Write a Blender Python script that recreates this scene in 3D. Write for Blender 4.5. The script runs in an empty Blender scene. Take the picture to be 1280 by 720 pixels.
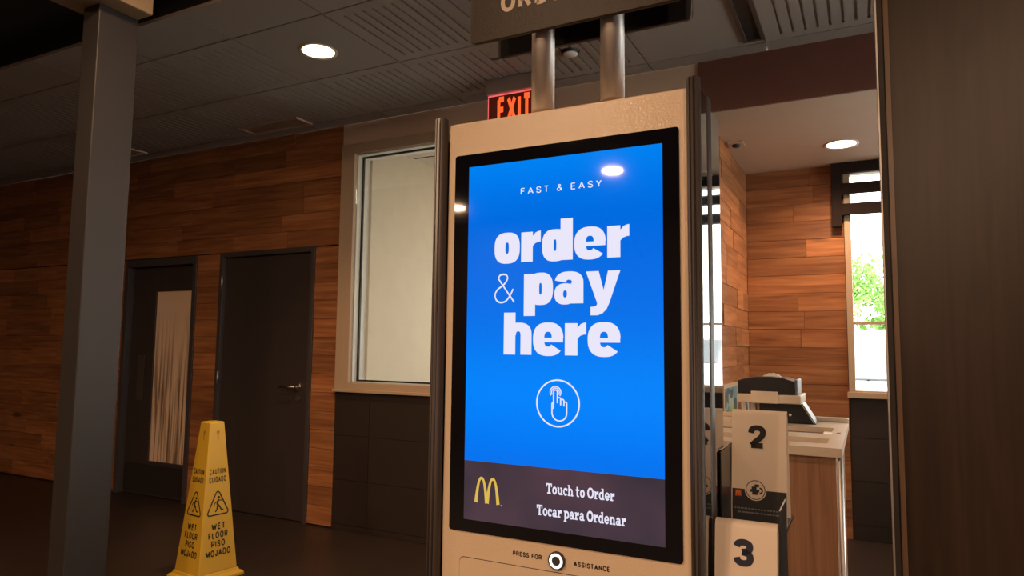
import bpy, math, random
from mathutils import Matrix, Vector
random.seed(7)
C = bpy.context.scene.collection
SC = bpy.context.scene
PI = math.pi

# ------------------------------------------------------------------ camera
cd = bpy.data.cameras.new('camera'); cam = bpy.data.objects.new('camera', cd); C.objects.link(cam)
cd.sensor_fit = 'HORIZONTAL'; cd.sensor_width = 36.0; cd.lens = 861.7 / 1280 * 36.0
cd.clip_start = 0.02; cd.clip_end = 300
_r = (0.890034, 0.455768, 0.010718); _d = (-0.029192, 0.080437, -0.996332); _f = (-0.454959, 0.886456, 0.084896)
cam.matrix_world = Matrix(((_r[0], -_d[0], -_f[0], 0), (_r[1], -_d[1], -_f[1], 0), (_r[2], -_d[2], -_f[2], 1.30), (0, 0, 0, 1)))
SC.camera = cam
# ------------------------------------------------------------------ sky, exposure
w = bpy.data.worlds.new('sky'); SC.world = w; w.use_nodes = True
_bg = w.node_tree.nodes['Background']                 # bright overcast sky, the same all round
_bg.inputs[0].default_value = (1.0, 0.97, 0.91, 1); _bg.inputs[1].default_value = 7.0
vs = SC.view_settings; vs.view_transform = 'Standard'; vs.look = 'None'; vs.gamma = 1; vs.use_curve_mapping = False
vs.exposure = 0.0
LAMP = (1.0, 0.62, 0.37)
W_DOWN = 62.0            # watts of one downlight

# ------------------------------------------------------------------ materials
def new_mat(name):
    m = bpy.data.materials.new(name); m.use_nodes = True
    return m, m.node_tree, m.node_tree.nodes['Principled BSDF']
def N(nt, kind, **kw):
    n = nt.nodes.new('ShaderNode' + kind)
    for k, v in kw.items(): setattr(n, k, v)
    return n
def pm(name, col, rough=0.5, metal=0.0, var=0.06, scale=8.0, bump=0.0, bscale=60.0, spec=0.5, coat=0.0):
    m, nt, b = new_mat(name)
    tc = N(nt, 'TexCoord'); no = N(nt, 'TexNoise'); no.inputs['Scale'].default_value = scale; no.inputs['Detail'].default_value = 4
    nt.links.new(tc.outputs['Object'], no.inputs['Vector'])
    mx = N(nt, 'Mix', data_type='RGBA')
    mx.inputs['A'].default_value = (*[c * (1 - var) for c in col], 1); mx.inputs['B'].default_value = (*[min(1, c * (1 + var)) for c in col], 1)
    nt.links.new(no.outputs['Fac'], mx.inputs['Factor']); nt.links.new(mx.outputs['Result'], b.inputs['Base Color'])
    b.inputs['Roughness'].default_value = rough; b.inputs['Metallic'].default_value = metal
    b.inputs['Specular IOR Level'].default_value = spec
    if coat: b.inputs['Coat Weight'].default_value = coat; b.inputs['Coat Roughness'].default_value = 0.05
    if bump:
        n2 = N(nt, 'TexNoise'); n2.inputs['Scale'].default_value = bscale; n2.inputs['Detail'].default_value = 3
        nt.links.new(tc.outputs['Object'], n2.inputs['Vector'])
        bp = N(nt, 'Bump'); bp.inputs['Strength'].default_value = bump; bp.inputs['Distance'].default_value = 0.002
        nt.links.new(n2.outputs['Fac'], bp.inputs['Height']); nt.links.new(bp.outputs['Normal'], b.inputs['Normal'])
    return m
def em(name, col, strength, base=(0, 0, 0), rough=0.12, spec=0.5):
    m, nt, b = new_mat(name)
    b.inputs['Base Color'].default_value = (*base, 1); b.inputs['Roughness'].default_value = rough
    b.inputs['Specular IOR Level'].default_value = spec
    b.inputs['Emission Color'].default_value = (*col, 1); b.inputs['Emission Strength'].default_value = strength
    return m
def wood(name, c1, c2, c3, gx=1.0, gz=16.0, rough=0.55, vary=0.26):
    """planks: grain runs along the local X axis; every plank gets its own tone"""
    m, nt, b = new_mat(name)
    tc = N(nt, 'TexCoord'); oi = N(nt, 'ObjectInfo')
    mp = N(nt, 'Mapping'); mp.inputs['Scale'].default_value = (gx, gz, gz); nt.links.new(tc.outputs['Object'], mp.inputs['Vector'])
    wv = N(nt, 'Math', operation='MULTIPLY'); wv.inputs[1].default_value = 57.0; nt.links.new(oi.outputs['Random'], wv.inputs[0])
    n1 = N(nt, 'TexNoise', noise_dimensions='4D'); n1.inputs['Scale'].default_value = 2.2; n1.inputs['Detail'].default_value = 6; n1.inputs['Distortion'].default_value = 0.6
    nt.links.new(mp.outputs['Vector'], n1.inputs['Vector']); nt.links.new(wv.outputs[0], n1.inputs['W'])
    cr = N(nt, 'ValToRGB'); e = cr.color_ramp.elements
    e[0].position = 0.30; e[0].color = (*c1, 1); e[1].position = 0.72; e[1].color = (*c3, 1)
    k = e.new(0.5); k.color = (*c2, 1)
    nt.links.new(n1.outputs['Fac'], cr.inputs['Fac'])
    hs = N(nt, 'HueSaturation'); nt.links.new(cr.outputs['Color'], hs.inputs['Color'])
    mr = N(nt, 'MapRange'); mr.inputs['To Min'].default_value = 1 - vary; mr.inputs['To Max'].default_value = 1 + vary
    nt.links.new(oi.outputs['Random'], mr.inputs['Value']); nt.links.new(mr.outputs['Result'], hs.inputs['Value'])
    # knots
    mk = N(nt, 'Mapping'); mk.inputs['Scale'].default_value = (1.6, 5.0, 5.0); nt.links.new(tc.outputs['Object'], mk.inputs['Vector'])
    vo = N(nt, 'TexVoronoi', voronoi_dimensions='4D'); vo.inputs['Scale'].default_value = 1.1
    nt.links.new(mk.outputs['Vector'], vo.inputs['Vector']); nt.links.new(wv.outputs[0], vo.inputs['W'])
    rk = N(nt, 'MapRange'); rk.inputs['From Min'].default_value = 0.10; rk.inputs['From Max'].default_value = 0.20
    rk.inputs['To Min'].default_value = 0.75; rk.inputs['To Max'].default_value = 0.0
    nt.links.new(vo.outputs['Distance'], rk.inputs['Value'])
    mx = N(nt, 'Mix', data_type='RGBA'); mx.inputs['B'].default_value = (*[c * 0.22 for c in c1], 1)
    nt.links.new(rk.outputs['Result'], mx.inputs['Factor']); nt.links.new(hs.outputs['Color'], mx.inputs['A'])
    nt.links.new(mx.outputs['Result'], b.inputs['Base Color']); b.inputs['Roughness'].default_value = rough
    bp = N(nt, 'Bump'); bp.inputs['Strength'].default_value = 0.25; bp.inputs['Distance'].default_value = 0.002
    nt.links.new(n1.outputs['Fac'], bp.inputs['Height']); nt.links.new(bp.outputs['Normal'], b.inputs['Normal'])
    return m
def glass_mat(name, tint=(0.97, 0.97, 0.955), refl=0.05):
    m = bpy.data.materials.new(name); m.use_nodes = True; nt = m.node_tree; nt.nodes.clear()
    o = N(nt, 'OutputMaterial'); t = N(nt, 'BsdfTransparent'); g = N(nt, 'BsdfGlossy'); x = N(nt, 'MixShader'); fr = N(nt, 'Fresnel')
    t.inputs[0].default_value = (*tint, 1); g.inputs['Roughness'].default_value = 0.0; fr.inputs[0].default_value = 1.45
    nt.links.new(fr.outputs[0], x.inputs[0]); nt.links.new(t.outputs[0], x.inputs[1]); nt.links.new(g.outputs[0], x.inputs[2]); nt.links.new(x.outputs[0], o.inputs[0])
    return m

M = {}
M['wood'] = wood('reclaimed_wood', (0.20, 0.070, 0.024), (0.33, 0.125, 0.043), (0.46, 0.20, 0.075))
M['wall_back'] = pm('wall_backing', (0.035, 0.018, 0.010), 0.8)
M['grey_post'] = pm('grey_post_paint', (0.032, 0.027, 0.025), 0.5)
M['beam'] = pm('tan_beam_paint', (0.30, 0.21, 0.12), 0.55)
M['tan'] = pm('tan_paint', (0.74, 0.54, 0.39), 0.6, bump=0.05)
M['fascia'] = pm('redbrown_paint', (0.16, 0.060, 0.040), 0.6)
M['cream_ceiling'] = pm('cream_paint', (0.55, 0.41, 0.29), 0.7)
M['black_ceiling'] = pm('black_paint', (0.012, 0.012, 0.014), 0.8)
M['dark_wall'] = pm('dark_brown_paint', (0.055, 0.034, 0.026), 0.7)
M['tile'] = pm('brown_porcelain', (0.030, 0.020, 0.016), 0.5, var=0.15, scale=5, bump=0.06)
M['grout'] = pm('grout', (0.075, 0.058, 0.046), 0.85)
M['ceil_tile'] = pm('ceiling_tile', (0.32, 0.285, 0.255), 0.75, var=0.12, scale=220, bump=0.2, bscale=350)
M['ceil_grid'] = pm('ceiling_grid', (0.07, 0.05, 0.04), 0.6)
M['door'] = pm('dark_door_paint', (0.046, 0.036, 0.034), 0.45)
M['door_frame'] = pm('dark_frame_paint', (0.06, 0.05, 0.05), 0.45)
M['chrome'] = pm('satin_metal', (0.70, 0.66, 0.60), 0.25, 1.0, var=0.03)
M['steel'] = pm('brushed_steel', (0.64, 0.61, 0.59), 0.48, 1.0, var=0.05, scale=20)
M['trim_beige'] = pm('beige_trim', (0.50, 0.37, 0.25), 0.45)
M['alu_white'] = pm('pale_aluminium', (0.88, 0.90, 0.89), 0.4)
M['gasket'] = pm('black_gasket', (0.012, 0.014, 0.013), 0.5)
M['glass'] = glass_mat('window_glass')
M['white_wall'] = pm('white_room_paint', (0.86, 0.79, 0.66), 0.7)
M['white_ceiling'] = pm('white_ceiling_tile', (0.70, 0.66, 0.60), 0.8)
M['cream_metal'] = pm('cream_powder_coat', (0.80, 0.64, 0.47), 0.13, var=0.02, bump=0.30, bscale=300, spec=0.5)
M['black_glass'] = pm('black_glass', (0.006, 0.006, 0.009), 0.03, var=0.0, spec=0.5)
M['side_glass'] = pm('side_black_glass', (0.008, 0.008, 0.010), 0.03, var=0.0, spec=0.6, coat=0.6)
M['post'] = pm('bronze_post', (0.070, 0.056, 0.050), 0.5, 0.0, var=0.06, spec=0.3)
M['post_dark'] = pm('bronze_post_dark', (0.03, 0.024, 0.023), 0.4, 0.1, var=0.06)
M['sign_brown'] = pm('brown_sign_metal', (0.036, 0.025, 0.016), 0.36, 0.0, var=0.04, bump=0.25, bscale=300, spec=0.25)
M['sign_black'] = pm('black_sign_back', (0.014, 0.013, 0.016), 0.35)
M['sign_text'] = pm('pale_lettering', (0.74, 0.64, 0.52), 0.5)
M['ink'] = pm('black_ink', (0.010, 0.009, 0.010), 0.6)
M['navy'] = pm('navy_ink', (0.016, 0.022, 0.055), 0.5)
M['red_ink'] = pm('red_ink', (0.65, 0.03, 0.02), 0.5)
M['yellow_plastic'] = pm('yellow_plastic', (0.64, 0.40, 0.033), 0.42, var=0.05)
M['yellow_dark'] = pm('yellow_recess', (0.42, 0.20, 0.015), 0.5)
M['tent'] = pm('white_plastic', (0.84, 0.72, 0.60), 0.35, var=0.03)
M['tent_black'] = pm('black_print', (0.020, 0.022, 0.026), 0.35)
M['rack'] = pm('black_rack_metal', (0.022, 0.019, 0.020), 0.3, 0.4)
M['edge_glint'] = pm('painted_glint', (0.85, 0.84, 0.82), 0.3)  # white that paints the light caught on the rack's top edges
M['laminate'] = wood('counter_laminate', (0.24, 0.115, 0.060), (0.34, 0.175, 0.095), (0.42, 0.23, 0.13), gx=1.2, gz=34, rough=0.45, vary=0.02)
M['solid_top'] = pm('cream_solid_surface', (0.76, 0.64, 0.50), 0.3, var=0.03, scale=30)
M['bin_dark'] = pm('bin_interior', (0.10, 0.055, 0.040), 0.5)
M['black_plastic'] = pm('black_plastic', (0.010, 0.011, 0.014), 0.33)
M['grey_plastic'] = pm('grey_plastic', (0.17, 0.18, 0.21), 0.4)
M['napkin'] = pm('napkin_paper', (0.85, 0.82, 0.78), 0.9)
M['slat_wood'] = pm('dark_slat_wood', (0.020, 0.012, 0.010), 0.8, var=0.2, scale=20, spec=0.15)
M['asphalt'] = pm('asphalt', (0.40, 0.40, 0.40), 0.9)
M['car_white'] = pm('white_car_paint', (0.82, 0.82, 0.82), 0.25, coat=0.5, var=0.0)
M['car_glass'] = pm('car_glass', (0.18, 0.21, 0.24), 0.05, var=0.0)
M['rubber'] = pm('rubber', (0.02, 0.02, 0.02), 0.8)
M['red_lens'] = pm('red_lens', (0.55, 0.02, 0.03), 0.2)
M['leaf'] = pm('leaf', (0.20, 0.40, 0.09), 0.6, var=0.35, scale=2)
M['bark'] = pm('bark', (0.12, 0.08, 0.05), 0.9)
M['lamp_trim'] = pm('white_lamp_trim', (0.72, 0.66, 0.58), 0.4)
M['vent'] = pm('tan_vent_metal', (0.52, 0.38, 0.27), 0.5)
M['partition_wood'] = wood('partition_veneer', (0.028, 0.014, 0.009), (0.040, 0.021, 0.013), (0.052, 0.028, 0.017), gx=1.0, gz=20, rough=0.4, vary=0.02)
M['bead'] = pm('brown_bead', (0.21, 0.125, 0.078), 0.35, var=0.1)
M['lamp_face'] = em('lamp_face', (1.0, 0.78, 0.50), 10.0)
M['fill_panel_glow'] = em('fill_panel_glow', (1.0, 0.88, 0.72), 10.5)  # glow of the added panel in the glazed room
M['screen_white'] = em('screen_white', (0.86, 0.84, 1.0), 0.95, rough=1.0, spec=0.0)
M['screen_yellow'] = em('screen_yellow', (0.90, 0.60, 0.10), 0.80)
M['ring_glow'] = em('button_glow', (1.0, 0.97, 0.95), 1.6)
M['exit_red'] = em('exit_letter_glow', (1.0, 0.095, 0.02), 1.5)
M['exit_edge'] = em('exit_edge_glow', (1.0, 0.16, 0.16), 0.9)
M['exit_panel'] = em('exit_panel', (0.8, 0.06, 0.02), 0.05, base=(0.05, 0.03, 0.03))
# floor: large dark tiles, slightly glossy
m, nt, b = new_mat('floor_tile'); M['floor'] = m
tc = N(nt, 'TexCoord'); br = N(nt, 'TexBrick'); br.offset = 0.5
br.inputs['Color1'].default_value = (0.034, 0.022, 0.016, 1); br.inputs['Color2'].default_value = (0.040, 0.026, 0.019, 1); br.inputs['Mortar'].default_value = (0.026, 0.017, 0.012, 1)
br.inputs['Scale'].default_value = 1.0; br.inputs['Mortar Size'].default_value = 0.003; br.inputs['Brick Width'].default_value = 0.6; br.inputs['Row Height'].default_value = 0.6
nt.links.new(tc.outputs['Object'], br.inputs['Vector']); nt.links.new(br.outputs['Color'], b.inputs['Base Color']); b.inputs['Roughness'].default_value = 0.42
# screen blue: soft lighter and darker bands from bottom to top
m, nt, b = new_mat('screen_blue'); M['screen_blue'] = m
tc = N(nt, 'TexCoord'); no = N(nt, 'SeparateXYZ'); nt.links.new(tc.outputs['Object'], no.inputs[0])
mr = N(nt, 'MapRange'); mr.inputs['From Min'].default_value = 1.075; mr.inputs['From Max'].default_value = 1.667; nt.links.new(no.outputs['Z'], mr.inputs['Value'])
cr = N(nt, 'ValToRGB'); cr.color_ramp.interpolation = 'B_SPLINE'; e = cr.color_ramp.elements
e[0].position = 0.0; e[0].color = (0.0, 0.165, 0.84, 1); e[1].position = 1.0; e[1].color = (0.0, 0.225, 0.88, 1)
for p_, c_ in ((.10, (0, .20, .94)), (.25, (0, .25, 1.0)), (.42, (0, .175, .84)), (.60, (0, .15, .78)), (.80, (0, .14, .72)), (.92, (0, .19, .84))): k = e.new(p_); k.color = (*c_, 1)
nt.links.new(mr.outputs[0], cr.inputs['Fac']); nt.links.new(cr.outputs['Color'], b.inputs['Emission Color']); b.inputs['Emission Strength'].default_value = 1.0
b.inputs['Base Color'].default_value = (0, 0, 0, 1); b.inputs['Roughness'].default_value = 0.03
m, nt, b = new_mat('screen_brown'); M['screen_brown'] = m
tc = N(nt, 'TexCoord'); no = N(nt, 'TexNoise'); no.inputs['Scale'].default_value = 6; nt.links.new(tc.outputs['Object'], no.inputs['Vector'])
cr = N(nt, 'ValToRGB'); cr.color_ramp.elements[0].position = 0.35; cr.color_ramp.elements[1].position = 0.68
cr.color_ramp.elements[0].color = (0.040, 0.030, 0.042, 1); cr.color_ramp.elements[1].color = (0.085, 0.045, 0.062, 1)
nt.links.new(no.outputs['Fac'], cr.inputs['Fac']); nt.links.new(cr.outputs['Color'], b.inputs['Emission Color']); b.inputs['Emission Strength'].default_value = 1.0
b.inputs['Base Color'].default_value = (0, 0, 0, 1); b.inputs['Roughness'].default_value = 0.03
# frosted door film printed with reeds
m, nt, b = new_mat('reed_film'); M['reed_film'] = m
tc = N(nt, 'TexCoord'); mp = N(nt, 'Mapping'); mp.inputs['Scale'].default_value = (26, 1, 0.9); mp.inputs['Rotation'].default_value = (0, 0.05, 0); nt.links.new(tc.outputs['Object'], mp.inputs['Vector'])
no = N(nt, 'TexNoise'); no.inputs['Scale'].default_value = 1.6; no.inputs['Detail'].default_value = 5; no.inputs['Distortion'].default_value = 0.4; nt.links.new(mp.outputs[0], no.inputs['Vector'])
sx = N(nt, 'SeparateXYZ'); nt.links.new(tc.outputs['Object'], sx.inputs[0])
mr = N(nt, 'MapRange'); mr.inputs['From Min'].default_value = 1.62; mr.inputs['From Max'].default_value = 0.9; mr.inputs['To Min'].default_value = 0.0; mr.inputs['To Max'].default_value = 1.0
nt.links.new(sx.outputs['Z'], mr.inputs['Value'])
lt = N(nt, 'MapRange'); lt.inputs['From Min'].default_value = 0.44; lt.inputs['From Max'].default_value = 0.60; nt.links.new(no.outputs['Fac'], lt.inputs['Value'])
mu = N(nt, 'Math', operation='MULTIPLY'); nt.links.new(lt.outputs[0], mu.inputs[0]); nt.links.new(mr.outputs[0], mu.inputs[1])
mx = N(nt, 'Mix', data_type='RGBA'); mx.inputs['A'].default_value = (0.88, 0.67, 0.50, 1); mx.inputs['B'].default_value = (0.24, 0.15, 0.09, 1)
nt.links.new(mu.outputs[0], mx.inputs['Factor']); nt.links.new(mx.outputs['Result'], b.inputs['Base Color']); b.inputs['Roughness'].default_value = 0.5
# poster of small pictures
m, nt, b = new_mat('leaflet_print'); M['leaflet_print'] = m
tc = N(nt, 'TexCoord'); mp = N(nt, 'Mapping'); mp.inputs['Scale'].default_value = (1, 9, 14); nt.links.new(tc.outputs['Object'], mp.inputs['Vector'])
vo = N(nt, 'TexVoronoi', distance='CHEBYCHEV'); vo.inputs['Scale'].default_value = 1.3; nt.links.new(mp.outputs[0], vo.inputs['Vector'])
cr = N(nt, 'ValToRGB'); cr.color_ramp.interpolation = 'CONSTANT'; e = cr.color_ramp.elements
e[0].position = 0; e[0].color = (0.05, 0.10, 0.11, 1); e[1].position = 0.35; e[1].color = (0.14, 0.26, 0.27, 1)
for p_, c_ in ((0.55, (0.30, 0.36, 0.30)), (0.75, (0.28, 0.42, 0.06)), (0.86, (0.07, 0.09, 0.09))): k = e.new(p_); k.color = (*c_, 1)
s2 = N(nt, 'SeparateColor'); nt.links.new(vo.outputs['Color'], s2.inputs[0]); nt.links.new(s2.outputs[0], cr.inputs['Fac']); nt.links.new(cr.outputs['Color'], b.inputs['Base Color'])

# ------------------------------------------------------------------ mesh helpers
class MB:
    def __init__(s): s.v = []; s.f = []; s.sm = []
    def add(s, vs_, fs, smooth=False):
        o = len(s.v); s.v += [tuple(p) for p in vs_]
        for f in fs: s.f.append(tuple(i + o for i in f)); s.sm.append(smooth)
        return s
    def box(s, x0, x1, y0, y1, z0, z1):
        return s.add([(x0, y0, z0), (x1, y0, z0), (x1, y1, z0), (x0, y1, z0), (x0, y0, z1), (x1, y0, z1), (x1, y1, z1), (x0, y1, z1)],
                     [(0, 3, 2, 1), (4, 5, 6, 7), (0, 1, 5, 4), (1, 2, 6, 5), (2, 3, 7, 6), (3, 0, 4, 7)])
    def prism(s, pts, axis, a, b, smooth=False):
        """pts: 2-D outline, extruded from a to b along an axis ('x': pts=(y,z); 'y': pts=(x,z); 'z': pts=(x,y))"""
        def P(p, t): return {'x': (t, p[0], p[1]), 'y': (p[0], t, p[1]), 'z': (p[0], p[1], t)}[axis]
        n = len(pts); o = len(s.v)
        s.v += [P(p, a) for p in pts] + [P(p, b) for p in pts]
        s.f += [tuple(o + i for i in range(n)), tuple(o + n + i for i in reversed(range(n)))]; s.sm += [False, False]
        for i in range(n): s.f.append((o + i, o + n + i, o + n + (i + 1) % n, o + (i + 1) % n)); s.sm.append(smooth)
        return s
    def tube(s, path, r, n=12, cap=True):
        path = [Vector(p) for p in path]; rings = []
        rs = r if isinstance(r, (list, tuple)) else [r] * len(path)
        for i, p in enumerate(path):
            t = (path[min(i + 1, len(path) - 1)] - path[max(i - 1, 0)]).normalized()
            u = t.cross(Vector((0, 0, 1)) if abs(t.z) < 0.9 else Vector((1, 0, 0))).normalized(); w_ = t.cross(u)
            rings.append([p + rs[i] * (math.cos(2 * PI * k / n) * u + math.sin(2 * PI * k / n) * w_) for k in range(n)])
        o = len(s.v)
        for rg in rings: s.v += [tuple(q) for q in rg]
        for i in range(len(path) - 1):
            for k in range(n):
                s.f.append((o + i * n + k, o + i * n + (k + 1) % n, o + (i + 1) * n + (k + 1) % n, o + (i + 1) * n + k)); s.sm.append(True)
        if cap:
            s.f += [tuple(o + k for k in reversed(range(n))), tuple(o + (len(path) - 1) * n + k for k in range(n))]; s.sm += [False, False]
        return s
    def lathe(s, prof, c, n=32):
        """profile of (radius, z) turned round the vertical axis through c"""
        o = len(s.v)
        for r, z in prof:
            s.v += [(c[0] + r * math.cos(2 * PI * k / n), c[1] + r * math.sin(2 * PI * k / n), c[2] + z) for k in range(n)]
        for i in range(len(prof) - 1):
            for k in range(n): s.f.append((o + i * n + k, o + i * n + (k + 1) % n, o + (i + 1) * n + (k + 1) % n, o + (i + 1) * n + k)); s.sm.append(True)
        return s
    def build(s, name, mat, parent=None, bevel=0.0, segs=2, mats=None):
        me = bpy.data.meshes.new(name); me.from_pydata(s.v, [], s.f); me.update()
        for p, q in zip(me.polygons, s.sm): p.use_smooth = q
        me.materials.append(M[mat] if isinstance(mat, str) else mat)
        o = bpy.data.objects.new(name, me); C.objects.link(o)
        if parent: o.parent = parent
        if bevel:
            md = o.modifiers.new('bevel', 'BEVEL'); md.width = bevel; md.segments = segs; md.limit_method = 'ANGLE'; md.angle_limit = math.radians(40)
        return o
def box(name, x0, x1, y0, y1, z0, z1, mat, parent=None, bevel=0.0, segs=2):
    return MB().box(x0, x1, y0, y1, z0, z1).build(name, mat, parent, bevel, segs)
def tag(o, label, cat, group=None):
    o['label'] = label; o['category'] = cat
    if group: o['group'] = group
    return o
def thing(name, label, cat, loc=(0, 0, 0), group=None):
    o = bpy.data.objects.new(name, None); C.objects.link(o); o.empty_display_size = 0.05
    o['label'] = label; o['category'] = cat
    if group: o['group'] = group
    return o
def base(o, x, y, z):
    """move an Empty to the base of its thing while the parts stay where they are"""
    o.location = (x, y, z)
    for ch in C.objects:
        if ch.parent == o: ch.matrix_parent_inverse = Matrix.Translation((-x, -y, -z))
    return o
def struct(o): o['kind'] = 'structure'; return o
def rrect(x0, x1, z0, z1, r, n=6):
    pts = []
    for cx, cz, a0 in ((x1 - r, z1 - r, 0), (x0 + r, z1 - r, 90), (x0 + r, z0 + r, 180), (x1 - r, z0 + r, 270)):
        for k in range(n + 1):
            a = math.radians(a0 + 90 * k / n); pts.append((cx + r * math.cos(a), cz + r * math.sin(a)))
    return pts
def dup(src, parent=None, loc=None):
    c = src.copy(); C.objects.link(c); c.parent = parent
    if loc: c.location = loc
    return c
# --- flat print: 2-D shapes (u right, v up) mapped onto a plane
def plane_map(origin, u, v):
    O, U, V = Vector(origin), Vector(u).normalized(), Vector(v).normalized()
    return lambda p: tuple(O + U * p[0] + V * p[1])
class Print:
    def __init__(s): s.v = []; s.f = []
    def poly(s, pts): o = len(s.v); s.v += list(pts); s.f.append(tuple(range(o, o + len(pts)))); return s
    def rect(s, x0, x1, y0, y1): return s.poly([(x0, y0), (x1, y0), (x1, y1), (x0, y1)])
    def strip(s, A, B, closed=False):
        o = len(s.v); n = len(A); s.v += list(A) + list(B)
        for i in range(n if closed else n - 1): j = (i + 1) % n; s.f.append((o + i, o + j, o + n + j, o + n + i))
        return s
    def ring(s, cx, cy, rx, ry, ix, iy, e=2.0, a0=0, a1=360, n=48, ie=None):
        A, B = [], []
        full = abs(a1 - a0) >= 360
        for k in range(n if full else n + 1):
            a = math.radians(a0 + (a1 - a0) * k / n); c_, s_ = math.cos(a), math.sin(a)
            q = lambda t, ee: math.copysign(abs(t) ** (2 / ee), t)
            A.append((cx + rx * q(c_, e), cy + ry * q(s_, e))); B.append((cx + ix * q(c_, ie or e), cy + iy * q(s_, ie or e)))
        return s.strip(A, B, full)
    def stroke(s, pts, w_, closed=False):
        A, B = [], []; n = len(pts)
        for i, p in enumerate(pts):
            a = pts[(i - 1) % n] if closed or i > 0 else p; b_ = pts[(i + 1) % n] if closed or i < n - 1 else p
            dx, dy = b_[0] - a[0], b_[1] - a[1]; l = math.hypot(dx, dy) or 1
            A.append((p[0] - dy / l * w_ / 2, p[1] + dx / l * w_ / 2)); B.append((p[0] + dy / l * w_ / 2, p[1] - dx / l * w_ / 2))
        return s.strip(A, B, closed)
    def disc(s, cx, cy, r, n=24): return s.poly([(cx + r * math.cos(2 * PI * k / n), cy + r * math.sin(2 * PI * k / n)) for k in range(n)])
    def fit(s, x0, x1, y0, y1):
        xs = [p[0] for p in s.v]; ys = [p[1] for p in s.v]; a, b_, c_, d = min(xs), max(xs), min(ys), max(ys)
        s.v = [(x0 + (p[0] - a) / (b_ - a) * (x1 - x0), y0 + (p[1] - c_) / (d - c_) * (y1 - y0)) for p in s.v]; return s
    def build(s, name, mat, pm_, parent=None):
        me = bpy.data.meshes.new(name); me.from_pydata([pm_(p) for p in s.v], [], s.f); me.update()
        me.materials.append(M[mat]); o = bpy.data.objects.new(name, me); C.objects.link(o)
        if parent: o.parent = parent
        return o
def smooth(pts, n=6):
    out = []
    for i in range(len(pts) - 1):
        p0, p1, p2, p3 = pts[max(i - 1, 0)], pts[i], pts[i + 1], pts[min(i + 2, len(pts) - 1)]
        for k in range(n):
            t = k / n
            out.append(tuple(.5 * (2 * p1[j] + (p2[j] - p0[j]) * t + (2 * p0[j] - 5 * p1[j] + 4 * p2[j] - p3[j]) * t * t + (3 * p1[j] - p0[j] - 3 * p2[j] + p3[j]) * t ** 3) for j in (0, 1)))
    return out + [pts[-1]]
def arc(cx_, cz_, r_, a0, a1, n=8, ry=None):
    return [(cx_ + r_ * math.cos(math.radians(a0 + (a1 - a0) * k / n)), cz_ + (ry or r_) * math.sin(math.radians(a0 + (a1 - a0) * k / n))) for k in range(n + 1)]
AMP = [(.98, .0), (.30, .72), (.20, .86), (.26, .97), (.42, 1.0), (.58, .97), (.64, .86), (.57, .74), (.40, .60), (.14, .46), (.02, .29), (.06, .12), (.20, .02), (.40, .0), (.60, .07), (.78, .25), (.92, .47)]
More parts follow.
